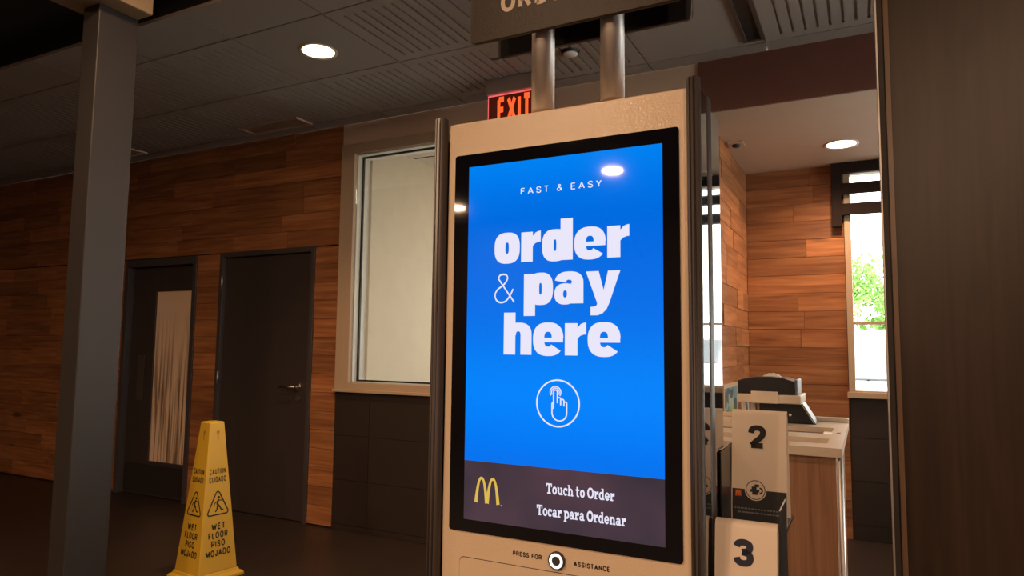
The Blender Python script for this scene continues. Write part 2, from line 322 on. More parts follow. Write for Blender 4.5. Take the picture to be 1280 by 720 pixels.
def caps(ch):
    """centre lines of plain grotesque capitals in a unit box, with the width of the letter"""
    L = lambda *p: list(p)
    oval = [(.5 + .5 * math.copysign(abs(math.cos(a)) ** .92, math.cos(a)), .5 + .5 * math.copysign(abs(math.sin(a)) ** .92, math.sin(a))) for a in [2 * PI * k / 32 for k in range(33)]]
    D = {
     'A': (.74, [L((0, 0), (.5, 1)), L((.5, 1), (1, 0)), L((.2, .30), (.8, .30))]),
     'C': (.68, [smooth([(1, .72), (.9, .9), (.55, 1), (.15, .9), (0, .6), (0, .4), (.15, .1), (.55, 0), (.9, .1), (1, .28)])]),
     'D': (.68, [L((0, 0), (0, 1)), smooth([(0, 1), (.5, 1), (.88, .85), (1, .55), (1, .45), (.88, .15), (.5, 0), (0, 0)])]),
     'E': (.58, [L((0, 0), (0, 1)), L((0, 0), (1, 0)), L((0, .52), (.9, .52)), L((0, 1), (1, 1))]),
     'F': (.56, [L((0, 0), (0, 1)), L((0, .50), (.9, .50)), L((0, 1), (1, 1))]),
     'H': (.66, [L((0, 0), (0, 1)), L((1, 0), (1, 1)), L((0, .5), (1, .5))]),
     'I': (.20, [L((.5, 0), (.5, 1))]),
     'J': (.50, [smooth([(1, 1), (1, .4), (.95, .12), (.6, 0), (.2, .06), (0, .30)])]),
     'L': (.54, [L((0, 0), (0, 1)), L((0, 0), (1, 0))]),
     'M': (.82, [L((0, 0), (0, 1)), L((1, 0), (1, 1)), L((0, 1), (.5, .1)), L((.5, .1), (1, 1))]),
     'N': (.68, [L((0, 0), (0, 1)), L((1, 0), (1, 1)), L((0, 1), (1, 0))]),
     'O': (.74, [oval]),
     'P': (.62, [L((0, 0), (0, 1)), smooth([(0, 1), (.6, 1), (.95, .88), (1, .72), (.95, .55), (.6, .44), (0, .44)])]),
     'R': (.66, [L((0, 0), (0, 1)), smooth([(0, 1), (.6, 1), (.92, .88), (.97, .74), (.92, .58), (.6, .48), (0, .48)]), L((.55, .48), (1, 0))]),
     'S': (.62, [smooth([(.97, .76), (.85, .94), (.5, 1), (.14, .93), (.02, .75), (.15, .59), (.5, .51), (.86, .42), (1, .25), (.87, .07), (.5, 0), (.13, .07), (0, .26)])]),
     'T': (.60, [L((.5, 0), (.5, 1)), L((0, 1), (1, 1))]),
     'U': (.66, [smooth([(0, 1), (0, .4), (.1, .1), (.5, 0), (.9, .1), (1, .4), (1, 1)])]),
     'W': (.96, [L((0, 1), (.25, 0)), L((.25, 0), (.5, .95)), L((.5, .95), (.75, 0)), L((.75, 0), (1, 1))]),
     'X': (.66, [L((0, 0), (1, 1)), L((0, 1), (1, 0))]),
     'Y': (.66, [L((.5, 0), (.5, .45)), L((.5, .40), (0, 1)), L((.5, .40), (1, 1))]),
     '&': (.72, [smooth(AMP)]),
     '2': (.70, [smooth([(0, .70), (.10, .92), (.5, 1), (.90, .92), (1, .73), (.86, .50), (.42, .24), (.04, .0)]), L((0, 0), (1, 0))]),
     '3': (.70, [smooth([(0, .78), (.13, .94), (.5, 1), (.87, .93), (.96, .76), (.82, .60), (.40, .53)]), smooth([(.40, .53), (.86, .46), (1, .27), (.87, .07), (.5, 0), (.12, .07), (0, .25)])]),
     ' ': (.30, [])}
    return D[ch]
def text_print(txt, x0, x1, y0, y1, s_=.18, gap=.14):
    out = Print(); x = 0
    for ch in txt:
        w_, ls = caps(ch); w_ = max(w_, s_)
        for l in ls: out.stroke([(x + s_ / 2 + p[0] * (w_ - s_), s_ / 2 + p[1] * (1 - s_)) for p in l], s_)
        x += w_ + gap
    out.v = [(p[0], min(1, max(0, p[1]))) for p in out.v]
    return out.fit(x0, x1, y0, y1)
def slab(ch):
    p = Print(); r = p.rect
    if ch == 'o': p.ring(.52, .5, .52, .53, .21, .27, n=32); return p, 1.04
    if ch == 'c': p.ring(.50, .5, .50, .53, .20, .27, a0=48, a1=318, n=30); r(.70, .92, .62, .97); return p, .94
    if ch == 'e': p.ring(.51, .5, .51, .53, .20, .27, a0=0, a1=322, n=36); r(.15, 1.0, .40, .58); return p, 1.02
    if ch == 'O': p.ring(.70, .70, .70, .73, .36, .46, n=40); return p, 1.40
    if ch in 'hn':
        h = 1.45 if ch == 'h' else 1.0
        r(.12, .42, 0, h); r(0, .56, 0, .18); r(0, .30, h - .18, h); p.ring(.60, .56, .46, .46, .17, .20, a0=0, a1=165, n=18); r(.77, 1.06, 0, .57); r(.66, 1.20, 0, .18); return p, 1.20
    if ch == 'u':
        r(.12, .42, .42, 1); r(0, .30, .82, 1); p.ring(.60, .43, .48, .45, .18, .20, a0=180, a1=345, n=18); r(.77, 1.07, 0, 1); r(.64, .90, .82, 1); r(.90, 1.20, 0, .18); return p, 1.20
    if ch == 'r':
        r(.12, .42, 0, 1); r(0, .62, 0, .18); r(0, .30, .82, 1); p.ring(.70, .55, .38, .47, .09, .17, a0=90, a1=180, n=10); r(.66, .90, .60, 1.02); return p, .90
    if ch == 'd': p.ring(.47, .5, .47, .53, .17, .27, n=32); r(.68, .98, 0, 1.45); r(.52, .80, 1.27, 1.45); r(.85, 1.14, 0, .18); return p, 1.14
    if ch == 'p': p.ring(.67, .5, .47, .53, .17, .27, n=32); r(.12, .42, -.45, 1); r(0, .58, -.45, -.27); r(0, .30, .82, 1); return p, 1.14
    if ch == 'a': p.ring(.40, .30, .40, .33, .13, .13, n=28); r(.62, .92, 0, .66); p.ring(.50, .62, .42, .41, .13, .18, a0=0, a1=165, n=18); r(.80, 1.10, 0, .18); return p, 1.08
    if ch == 't': r(.18, .48, .22, 1.32); r(0, .78, .80, 1.0); p.ring(.52, .30, .34, .32, .05, .10, a0=180, a1=320, n=14); return p, .84
    if ch == 'T': r(.48, .82, 0, 1.4); r(.26, 1.04, 0, .19); r(0, 1.30, 1.19, 1.4); r(0, .20, .92, 1.3); r(1.10, 1.30, .92, 1.3); return p, 1.30
    return p, .34
def slab_print(txt, x0, x1, zb, xh, gap=.09):
    x = 0; out = Print()
    for ch in txt:
        p, w_ = slab(ch); k = len(out.v); out.v += [(q[0] + x, q[1]) for q in p.v]; out.f += [tuple(i + k for i in f) for f in p.f]; x += w_ + gap
    sx = (x1 - x0) / (x - gap); out.v = [(x0 + q[0] * sx, zb + q[1] * xh) for q in out.v]; return out

# ------------------------------------------------------------------ room dimensions (metres)
YW, ZC, ZS, YB = 3.89, 2.933, 2.634, 5.425       # back wall, ceiling, alcove ceiling, alcove back wall
XL, XR, YF = -8.2, 2.9, -6.0
XA = -0.784                                       # left side of the alcove
YEDGE = 2.18                                      # where the tiled ceiling ends

struct(MB().box(XL - .2, XR + .2, YF - .2, YW + .15, -.10, 0).box(XA - .13, XR + .2, YW + .15, YB + .2, -.10, 0).build('floor', 'floor'))
# ---- back wall with openings
wb = MB()
y0, y1 = YW + .016, YW + .15
for a, b_, z0, z1 in ((XL, -5.88, 0, ZC), (-5.88, -4.946, 2.03, ZC), (-4.946, -4.669, 0, ZC), (-4.669, -3.654, 2.037, ZC), (-3.654, -3.42, 0, ZC)):
    wb.box(a, b_, y0, y1, z0, z1)
wall_back = struct(wb.build('wall_back', 'wall_back'))
def planks(parent, a, b_, z0, z1, plane, axis, lo=.45, hi=1.3, first=None):
    """one row of boards from a to b_; axis 'x' (wall faces -Y at y=plane) or 'y' (wall faces +X at x=plane)"""
    p = a
    while p < b_ - 1e-4:
        l = random.uniform(lo, hi)
        if b_ - (p + l) < 0.18: l = b_ - p
        q = min(p + l, b_); L, Hh = q - p, z1 - z0; th = 0.015 + random.uniform(-0.0005, 0.0045)
        mb = MB().box(-L / 2 + .0012, L / 2 - .0012, -th, 0, -Hh / 2 + .0013, Hh / 2 - .0013)
        o = mb.build('wood_plank', 'wood', parent)
        if axis == 'x': o.location = ((p + q) / 2, plane, (z0 + z1) / 2)
        else: o.location = (plane, (p + q) / 2, (z0 + z1) / 2); o.rotation_euler = (0, 0, PI / 2)
        p = q
low = [0.012 + k * (2.030 - .012) / 15 for k in range(16)]; up = [2.037 + k * (ZC - 2.037) / 7 for k in range(8)]
for k in range(15):
    planks(wall_back, XL, -5.882, low[k], low[k + 1], y0, 'x')
    planks(wall_back, -4.944, -4.671, low[k], low[k + 1], y0, 'x', .14, .5)
    planks(wall_back, -3.652, -3.421, low[k], low[k + 1], y0, 'x', .12, .5)
for k in range(7): planks(wall_back, XL, -3.421, up[k], up[k + 1], y0, 'x')
# ---- window wall (tan above, brown tile below)
WX0, WX1, WZ0, WZ1 = -3.415, -1.86, 0.972, 2.771
ww = MB().box(-3.42, XA, YW + .002, y1, WZ1, ZC).box(WX1, XA, YW + .002, y1, 0.97, WZ1)
wall_win = struct(ww.build('wall_back_window', 'tan'))
tw = struct(box('wall_back_wainscot', -3.42, XA, YW + .008, y1, 0, .97, 'grout'))
for k, (z0, z1) in enumerate(((0.0, .042), (.042, .349), (.349, .659), (.659, .968))):
    x = -3.42; nx = -3.108
    while x < XA - .01:
        e_ = min(nx, XA); box('wall_tile', x + .002, e_ - .002, YW, YW + .009, z0 + .002, z1 - .002, 'tile', tw); x = e_; nx += .62
# fascia over the alcove
struct(box('wall_fascia', -0.814, XR, YW - .004, YW + .012, ZS, ZC, 'fascia'))
# ---- alcove
was = struct(box('wall_alcove_side', XA - .13, XA - .017, YW + .151, YB, 0, ZS, 'wall_back'))
box('corner_board', XA - .13, XA, YW + .0, YW + .15, .972, ZS, 'tan', wall_win)
wab = MB().box(XA - .13, -.118, YB + .017, YB + .15, 0, ZS)
wab = struct(wab.build('wall_alcove_back', 'wall_back'))
nr = 20
for k in range(nr):
    z0, z1 = k * ZS / nr, (k + 1) * ZS / nr
    planks(was, YW + .151, YB, z0, z1, XA - .017, 'y', .22, .8)
    planks(wab, XA, -.118, z0, z1, YB + .017, 'x', .3, .9)
# right part of the alcove back wall: tile below the windows, piers
AW = [(-.116, 1.12), (1.36, 2.60)]
AZ0, AZ1 = 1.0, 2.60
war = MB().box(-.118, XR, YB + .012, YB + .15, 0, AZ0 - .02).box(-.118, XR, YB, YB + .15, AZ1, ZS).box(1.12, 1.36, YB, YB + .15, AZ0 - .02, AZ1).box(2.60, XR, YB, YB + .15, AZ0 - .02, AZ1)
war = struct(war.build('wall_alcove_right', 'dark_wall'))
for z0, z1 in ((0, .105), (.105, .40), (.40, .695), (.695, .975)):
    x = -.112
    while x < XR - .01:
        e_ = min(x + .60, XR); box('wall_tile', x + .002, e_ - .002, YB + .002, YB + .012, z0 + .002, z1 - .002, 'tile', war); x = e_
struct(box('ceiling_alcove', XA - .13, XR, YW + .0125, YB + .15, ZS, ZS + .1, 'cream_ceiling'))
# ---- the other walls of the room
struct(box('wall_left', XL - .12, XL, YF, YW + .15, 0, 3.1, 'dark_wall'))
struct(box('wall_front', XL, XR, YF - .12, YF, 0, 3.1, 'dark_wall'))
rw = MB()
for ya, yb, za, zb in ((YF, 1.9, 0, 3.1), (1.9, 3.6, 0, .75), (1.9, 3.6, 2.6, 3.1), (3.6, 3.98, 0, 3.1), (3.98, 5.36, 0, .75), (3.98, 5.36, 2.5, 3.1), (5.36, YB + .15, 0, 3.1)): rw.box(XR, XR + .12, ya, yb, za, zb)
w6 = MB().box(XR + .02, XR + .08, 1.9, 1.96, .75, 2.6).box(XR + .02, XR + .08, 3.54, 3.6, .75, 2.6).box(XR + .02, XR + .08, 1.96, 3.54, .75, .81).box(XR + .02, XR + .08, 1.96, 3.54, 2.54, 2.6)  # unseen window added for daylight on the ceiling and upper walls
w6 = struct(w6.build('window_6', 'trim_beige'))
box('pane', XR + .045, XR + .053, 1.96, 3.54, .81, 2.54, 'glass', w6)
struct(rw.build('wall_right', 'dark_wall'))
w3 = MB().box(XR + .02, XR + .08, 3.98, 4.04, .75, 2.5).box(XR + .02, XR + .08, 5.30, 5.36, .75, 2.5).box(XR + .02, XR + .08, 4.04, 5.30, .75, .81).box(XR + .02, XR + .08, 4.04, 5.30, 2.44, 2.5)
w3 = struct(w3.build('window_3', 'trim_beige'))
box('pane', XR + .045, XR + .053, 4.04, 5.30, .81, 2.44, 'glass', w3)

# ---- ceilings
ce = struct(box('ceiling', XL, XR, YEDGE, YW + .15, ZC + .022, ZC + .12, 'ceil_grid'))
P = 0.64; g = .0045
def tile_mesh(wx, wy, grooves):
    mb = MB()
    if not grooves:
        mb.box(-wx / 2 + g, wx / 2 - g, -wy / 2 + g, wy / 2 - g, 0, .02); return mb
    mb.box(-wx / 2 + g, wx / 2 - g, -wy / 2 + g, wy / 2 - g,   .010, .02)
    m_ = .065; gw = .0135; n = 9; sp = .058; xs = [(-(n - 1) / 2 + i) * sp for i in range(n)]
    mb.box(-wx / 2 + g, wx / 2 - g, -wy / 2 + g, -wy / 2 + m_, 0, .010).box(-wx / 2 + g, wx / 2 - g, wy / 2 - m_, wy / 2 - g, 0, .010)
    e_ = [-wx / 2 + g] + [v for x in xs for v in (x - gw / 2, x + gw / 2)] + [wx / 2 - g]
    for i in range(0, len(e_), 2): mb.box(e_[i], e_[i + 1], -wy / 2 + m_, wy / 2 - m_, 0, .010)
    return mb
def mesh_of(mb, name):
    me = bpy.data.meshes.new(name); me.from_pydata(mb.v, [], mb.f); me.update(); me.materials.append(M['ceil_tile']); return me
TM = mesh_of(tile_mesh(P, P, True), 'ceiling_tile'); TP = mesh_of(tile_mesh(P, P, False), 'ceiling_tile_plain')
TE = mesh_of(tile_mesh(P, YW - 3.77, False), 'ceiling_tile_edge'); TN = mesh_of(tile_mesh(P, 2.49 - YEDGE, False), 'ceiling_tile_cut')
rows = [(2.49 + YEDGE) / 2, 2.81, 3.45, (3.77 + YW) / 2]
xs = [-2.354 + .32 + P * k for k in range(-9, 9)]
for i, x in enumerate(xs):
    if x > XR - .2 or x < XL + .2: continue
    for j, y in enumerate(rows):
        me = (TN, TM, TM, TE)[j]
        if j == 1 and abs(x + 2.674) < .1: me = TP                     # the tile that holds the downlight
        if j == 2 and -1.1 < x < -.5: me = TP
        o = bpy.data.objects.new('ceiling_tile', me); C.objects.link(o); o.parent = ce; o.location = (x, y, ZC)
struct(box('ceiling_front', XL, XR, YF, YEDGE - .016, 3.06, 3.16, 'black_ceiling'))
struct(box('trim_1', XL, XR, YEDGE - .016, YEDGE, ZC - .012, ZC + .006, 'ceil_tile'))
struct(box('trim_2', XL, XR, YEDGE - .016, YEDGE, ZC + .0065, 3.16, 'black_ceiling'))

# ---- trims and doors
struct(box('baseboard_back', -4.944, -4.671, YW - .006, YW + .001, 0, .012, 'door_frame'))
# plain dark door
d1 = struct(MB().box(-4.669, -4.628, YW - .012, YW + .10, 0, 2.037).box(-3.690, -3.654, YW - .012, YW + .10, 0, 2.037).box(-4.628, -3.690, YW - .012, YW + .10, 1.997, 2.037).build('door_1', 'door_frame', bevel=.002))
box('door_leaf', -4.624, -3.694, YW + .022, YW + .066, .006, 1.993, 'door', d1, .002)
box('door_stop', -4.628, -3.690, YW + .067, YW + .12, 0, 1.997, 'door_frame', d1)
hz = .985; hx = -3.80
hd = MB().tube([(hx, YW + .024, hz), (hx, YW + .012, hz)], .030, 20).build('handle_rose', 'chrome', d1)
MB().tube([(hx, YW + .015, hz), (hx, YW - .035, hz), (hx - .012, YW - .045, hz), (hx - .125, YW - .047, hz - .004)], [.011, .011, .011, .008], 10).build('door_handle', 'chrome', d1)
MB().tube([(hx + .005, YW + .024, hz - .09), (hx + .005, YW + .013, hz - .09)], .02, 16).build('door_lock', 'post', d1)
for z in (.30, 1.03, 1.80): MB().tube([(-4.632, YW - .014, z - .05), (-4.632, YW - .014, z + .05)], .007, 8).build('hinge', 'steel', d1)
# washroom door with reed-printed glass
d2 = struct(MB().box(-5.88, -5.832, YW - .012, YW + .10, 0, 2.03).box(-4.992, -4.946, YW - .012, YW + .10, 0, 2.03).box(-5.832, -4.992, YW - .012, YW + .10, 1.965, 2.03).build('door_2', 'door_frame', bevel=.002))
dl = MB().box(-5.828, -5.518, YW + .045, YW + .09, .006, 1.96).box(-5.023, -4.996, YW + .045, YW + .09, .006, 1.96).box(-5.518, -5.023, YW + .045, YW + .09, 1.748, 1.96).box(-5.518, -5.023, YW + .045, YW + .09, .006, .292)
dl.build('door_leaf', 'door', d2, .002)
box('door_glass', -5.518, -5.023, YW + .06, YW + .072, .292, 1.748, 'reed_film', d2)
box('door_stop', -5.832, -4.992, YW + .092, YW + .13, 0, 1.965, 'door_frame', d2)
box('push_plate', -5.715, -5.625, YW + .040, YW + .0445, .80, 1.19, 'post', d2, .001)
box('kick_plate', -5.818, -5.006, YW + .042, YW + .0445, .02, .262, 'post_dark', d2)

# ---- big interior window and the bright room behind it
w1 = struct(MB().box(WX0, -3.291, YW - .020, y1, WZ0, WZ1).box(WX1 - .12, WX1, YW - .020, y1, WZ0, WZ1).box(-3.291, WX1 - .12, YW - .020, y1, WZ1 - .075, WZ1).box(-3.291, WX1 - .12, YW - .020, y1, WZ0, 1.033).build('window_1', 'trim_beige', bevel=.003))
box('window_sill', WX0 - .01, WX1 + .01, YW - .034, YW - .020, WZ0 - .006, WZ0 + .014, 'trim_beige', w1, .002)
def frame(a, b_, z0, z1, t, ya, yb): return MB().box(a, a + t, ya, yb, z0, z1).box(b_ - t, b_, ya, yb, z0, z1).box(a + t, b_ - t, ya, yb, z1 - t, z1).box(a + t, b_ - t, ya, yb, z0, z0 + t)
fa, fb, fz0, fz1 = -3.290, WX1 - .121, 1.034, WZ1 - .076
frame(fa, fb, fz0, fz1, .006, YW + .016, YW + .062).build('window_frame', 'alu_white', w1)
frame(fa, fb, fz0, fz1, .018, YW + .0625, YW + .078).build('gasket', 'gasket', w1)
frame(fa, fb, fz0, fz1, .010, YW + .0785, YW + .149).build('window_frame', 'alu_white', w1)
box('pane', fa, fb, YW + .008, YW + .0155, fz0, fz1, 'glass', w1)
VZ = 2.825; VX0, VX1, VY1 = -3.262, -.93, 6.6
struct(box('wall_vestibule_left', VX0 - .12, VX0, y1 + .001, VY1, 0, VZ, 'white_wall'))
vb = MB().box(VX0, -2.95, VY1, VY1 + .12, 0, VZ).box(-1.05, VX1, VY1, VY1 + .12, 0, VZ).box(-2.95, -1.05, VY1, VY1 + .12, 2.35, VZ).box(-2.95, -1.05, VY1, VY1 + .12, 0, .12)
struct(vb.build('wall_vestibule_back', 'white_wall'))
struct(box('wall_vestibule_right', VX1, VX1 + .012, y1 + .001, VY1, 0, VZ, 'white_wall'))
struct(box('ceiling_vestibule', VX0 - .12, VX1 + .012, y1 + .001, VY1 + .12, VZ, VZ + .08, 'white_ceiling'))
struct(box('floor_vestibule', VX0 - .12, VX1 + .012, YW + .151, VY1 + .12, -.1, 0, 'white_ceiling'))
for x in (-2.64, -2.03, -1.42): box('ceiling_bar', x - .01, x + .01, y1 + .01, VY1, VZ - .004, VZ - .0005, 'gasket', bpy.data.objects['ceiling_vestibule'])
for y in (4.55, 5.16, 5.77): box('ceiling_bar', VX0 + .02, VX1 - .02, y - .006, y + .006, VZ - .004, VZ - .0005, 'grout', bpy.data.objects['ceiling_vestibule'])
w4 = struct(frame(-2.95, -1.05, .12, 2.35, .06, VY1 + .02, VY1 + .09).build('window_4', 'alu_white'))
box('pane', -2.89, -1.11, VY1 + .05, VY1 + .058, .18, 2.29, 'glass', w4)
lp = thing('fill_panel', 'square light panel added in the ceiling to brighten the glazed room', 'ceiling light')  # unseen panel, added to brighten the glazed room
box('panel_frame', -2.33, -1.73, 5.17, 5.75, VZ - .010, VZ - .0045, 'alu_white', lp)
box('panel_lens', -2.31, -1.75, 5.19, 5.73, VZ - .014, VZ - .0102, 'fill_panel_glow', lp)
base(lp, -2.03, 5.46, VZ - .014)
# ledge inside the bright room
tag(MB().box(VX0 + .001, -2.2, 5.0, 5.35, .955, 1.0).build('ledge_shelf', 'white_wall'), 'low white ledge on the wall of the bright glazed room', 'shelf')

# ---- alcove windows with slatted shade
for i, (a, b_) in enumerate(AW):
    wi = struct(frame(a, b_, AZ0 - .02, AZ1, .042, YB - .02, YB + .10).build('window_%d' % (2 if i == 0 else 5), 'trim_beige', bevel=.003))
    box('window_sill', a - .01, b_ + .01, YB - .045, YB - .021, AZ0 - .03, AZ0 + .012, 'trim_beige', wi, .003)
    box('muntin', a + .043, b_ - .043, YB + .03, YB + .07, 1.482, 1.502, 'trim_beige', wi)
    box('pane', a + .043, b_ - .043, YB + .046, YB + .052, AZ0 + .023, 1.481, 'glass', wi)
    box('pane', a + .043, b_ - .043, YB + .046, YB + .052, 1.503, AZ1 - .043, 'glass', wi)
sh = thing('slat_shade', 'dark wooden sunshade of three slats across the top of the alcove window', 'window shade')
box('end_board', -.190, -.128, YB - .075, YB - .006, 2.175, ZS - .004, 'slat_wood', sh, .002)
for z0, z1 in ((2.556, 2.630), (2.404, 2.482), (2.254, 2.336)): box('slat', -.128, 1.15, YB - .075, YB - .047, z0, z1, 'slat_wood', sh, .002)
base(sh, .45, YB - .06, 2.175)

# ------------------------------------------------------------------ ceiling fittings
def downlight(x, y, z, label, watts=W_DOWN, r=.088, group=None, angle=150, blend=.75):
    t = thing('downlight', label, 'ceiling light', group=group)
    MB().lathe([(r, -.001), (r + .016, -.006), (r + .018, -.002), (r + .018, 0), (r, 0), (r, -.001)], (x, y, z), 40).build('trim_ring', 'lamp_trim', t)
    MB().add([(x + r * math.cos(2 * PI * k / 32), y + r * math.sin(2 * PI * k / 32), z - .002) for k in range(32)], [tuple(range(32))]).build('lens', 'lamp_face', t)
    if angle:
        l = bpy.data.lights.new('downlight_beam', 'SPOT'); l.spot_size = math.radians(angle); l.spot_blend = blend; l.shadow_soft_size = .08
    else:
        l = bpy.data.lights.new('downlight_beam', 'AREA'); l.shape = 'DISK'; l.size = 2 * r
    l.energy = watts; l.color = LAMP
    lo = bpy.data.objects.new('downlight_beam', l); C.objects.link(lo); lo.location = (x, y, z - (.02 if angle else .004)); lo.parent = t
    base(t, x, y, z)
    return t
downlight(-2.676, 2.814, ZC, 'round glowing downlight in the grooved tile ceiling over the wet floor cone', 90, angle=112)
downlight(-.107, 4.87, ZS, 'round glowing downlight in the cream alcove ceiling', 80)
GB = 'downlights behind the viewer'
for x, y, wt in ((-2.2, -4.05, 78), (-4.6, -5.0, 80), (-2.05, -2.5, 36), (-1.25, -.75, 20), (1.0, -.9, 30), (-4.2, -.6, 28), (.4, -3.6, 135), (-1.9, 1.25, 34)):  # last two are added fill, for the kiosk front and the cone
    downlight(x, y, 3.06, 'round recessed downlight in the black ceiling out of view, one of a set with added fill lamps', wt, group=GB, angle=0)
av = thing('air_vent', 'long tan air vent in the ceiling above the plain dark door', 'vent')
MB().box(-4.19, -3.60, 3.590, 3.602, ZC - .014, ZC).box(-4.19, -3.60, 3.738, 3.752, ZC - .014, ZC).box(-4.19, -4.176, 3.602, 3.738, ZC - .014, ZC).box(-3.614, -3.60, 3.602, 3.738, ZC - .014, ZC).build('vent_frame', 'vent', av)
for k in range(5): MB().prism([(3.606 + k * .027, ZC - .010), (3.628 + k * .027, ZC - .003), (3.628 + k * .027, ZC - .001), (3.606 + k * .027, ZC - .008)], 'x', -4.176, -3.614).build('vent_louvre', 'vent', av)
box('vent_back', -4.176, -3.614, 3.602, 3.738, ZC - .003, ZC - .0006, 'vent', av)
base(av, -3.895, 3.67, ZC - .014)
av = thing('air_vent', 'square pale vent at the far left of the tiled ceiling', 'vent')
frame_ = MB().box(-5.80, -5.46, 3.55, 3.57, ZC - .012, ZC).box(-5.80, -5.46, 3.72, 3.74, ZC - .012, ZC).box(-5.80, -5.78, 3.57, 3.72, ZC - .012, ZC).box(-5.48, -5.46, 3.57, 3.72, ZC - .012, ZC)
frame_.build('vent_frame', 'lamp_trim', av)
for k in range(5): MB().prism([(3.572 + k * .03, ZC - .009), (3.596 + k * .03, ZC - .003), (3.596 + k * .03, ZC - .001), (3.572 + k * .03, ZC - .007)], 'x', -5.78, -5.48).build('vent_louvre', 'lamp_trim', av)
base(av, -5.63, 3.645, ZC - .012)
sd = thing('sprinkler_cap', 'small white round sprinkler cap on the ceiling between the sign posts', 'sprinkler')
MB().lathe([(0, -.022), (.036, -.022), (.040, -.018), (.040, -.014), (.0, -.014)], (-1.41, 3.425, ZC), 28).build('cap_disc', 'alu_white', sd)
MB().lathe([(.046, -.014), (.052, -.002), (.052, 0), (.030, 0), (.030, -.014), (.046, -.014)], (-1.41, 3.425, ZC), 28).build('cap_ring', 'gasket', sd)
base(sd, -1.41, 3.425, ZC)
sl = thing('slot_diffuser', 'long dark slot air diffuser in the ceiling right of the overhead sign', 'vent')
MB().box(-.535, -.515, 2.50, 3.71, ZC - .012, ZC).box(-.445, -.425, 2.50, 3.71, ZC - .012, ZC).box(-.515, -.445, 2.50, 2.52, ZC - .012, ZC).box(-.515, -.445, 3.69, 3.71, ZC - .012, ZC).build('slot_frame', 'ceil_grid', sl)
box('slot_throat', -.515, -.445, 2.52, 3.69, ZC - .004, ZC - .0005, 'gasket', sl)
base(sl, -.48, 3.1, ZC - .012)
sm = thing('alcove_detector', 'small square beige detector on the cream alcove ceiling', 'detector')
MB().box(-.765, -.665, 4.50, 4.62, ZS - .012, ZS).build('detector_plate', 'vent', sm, .004)
MB().lathe([(0, -.030), (.020, -.028), (.026, -.013), (.026, -.012)], (-.715, 4.56, ZS), 20).build('detector_eye', 'gasket', sm)
base(sm, -.715, 4.56, ZS - .012)

# ------------------------------------------------------------------ exit sign
ex = thing('exit_sign', 'red lit EXIT sign hanging under the ceiling behind the kiosk', 'exit sign')
box('housing', -2.035, -1.70, 3.585, 3.655, 2.838, ZC - .001, 'steel', ex, .004)
ep = box('sign_panel', -2.030, -1.705, 3.614, 3.626, 2.615, 2.838, 'exit_panel', ex, .001)
text_print('EXIT', -1.968, -1.750, 2.655, 2.822, .21, .13).build('exit_lettering', 'exit_red', plane_map((0, 3.6125, 0), (1, 0, 0), (0, 0, 1)), ep)
box('lit_edge', -2.033, -1.702, 3.612, 3.628, 2.830, 2.8375, 'exit_edge', ep)
box('lit_edge', -2.034, -2.0305, 3.612, 3.628, 2.615, 2.8295, 'exit_edge', ep)
base(ex, -1.87, 3.62, ZC)

# ------------------------------------------------------------------ kiosk
KY = 1.2024
ki = thing('order_kiosk', 'tall cream self-order kiosk with a lit blue touchscreen', 'kiosk')
KX0, KX1, KZ = -.7695, -.2705, 1.764
fp = MB().prism(rrect(KX0, KX1, .03, KZ, .008), 'y', KY, KY + .035).build('front_panel', 'cream_metal', ki, .003)
MB().prism(rrect(KX0, KX1, .03, KZ, .008), 'y', KY + .155, KY + .172).build('rear_panel', 'cream_metal', ki, .003)
box('top_cap', KX0, KX1, KY + .0355, KY + .1545, KZ - .02, 1.7764, 'cream_metal', ki)
box('base_plate', KX0 - .03, KX1 + .02, KY - .10, KY + .29, 0, .012, 'post_dark', ki, .002)
bz = MB().prism(rrect(-.751, -.2855, .937, 1.694, .006), 'y', KY - .003, KY - .0002).build('screen_bezel', 'black_glass', ki)
SX0, SX1 = -.717, -.3155
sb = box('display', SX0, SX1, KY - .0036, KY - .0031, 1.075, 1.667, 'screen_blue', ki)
sn = box('display_banner', SX0, SX1, KY - .0036, KY - .0031, .961, 1.075, 'screen_brown', ki)
SP = plane_map((0, KY - .0040, 0), (1, 0, 0), (0, 0, 1))
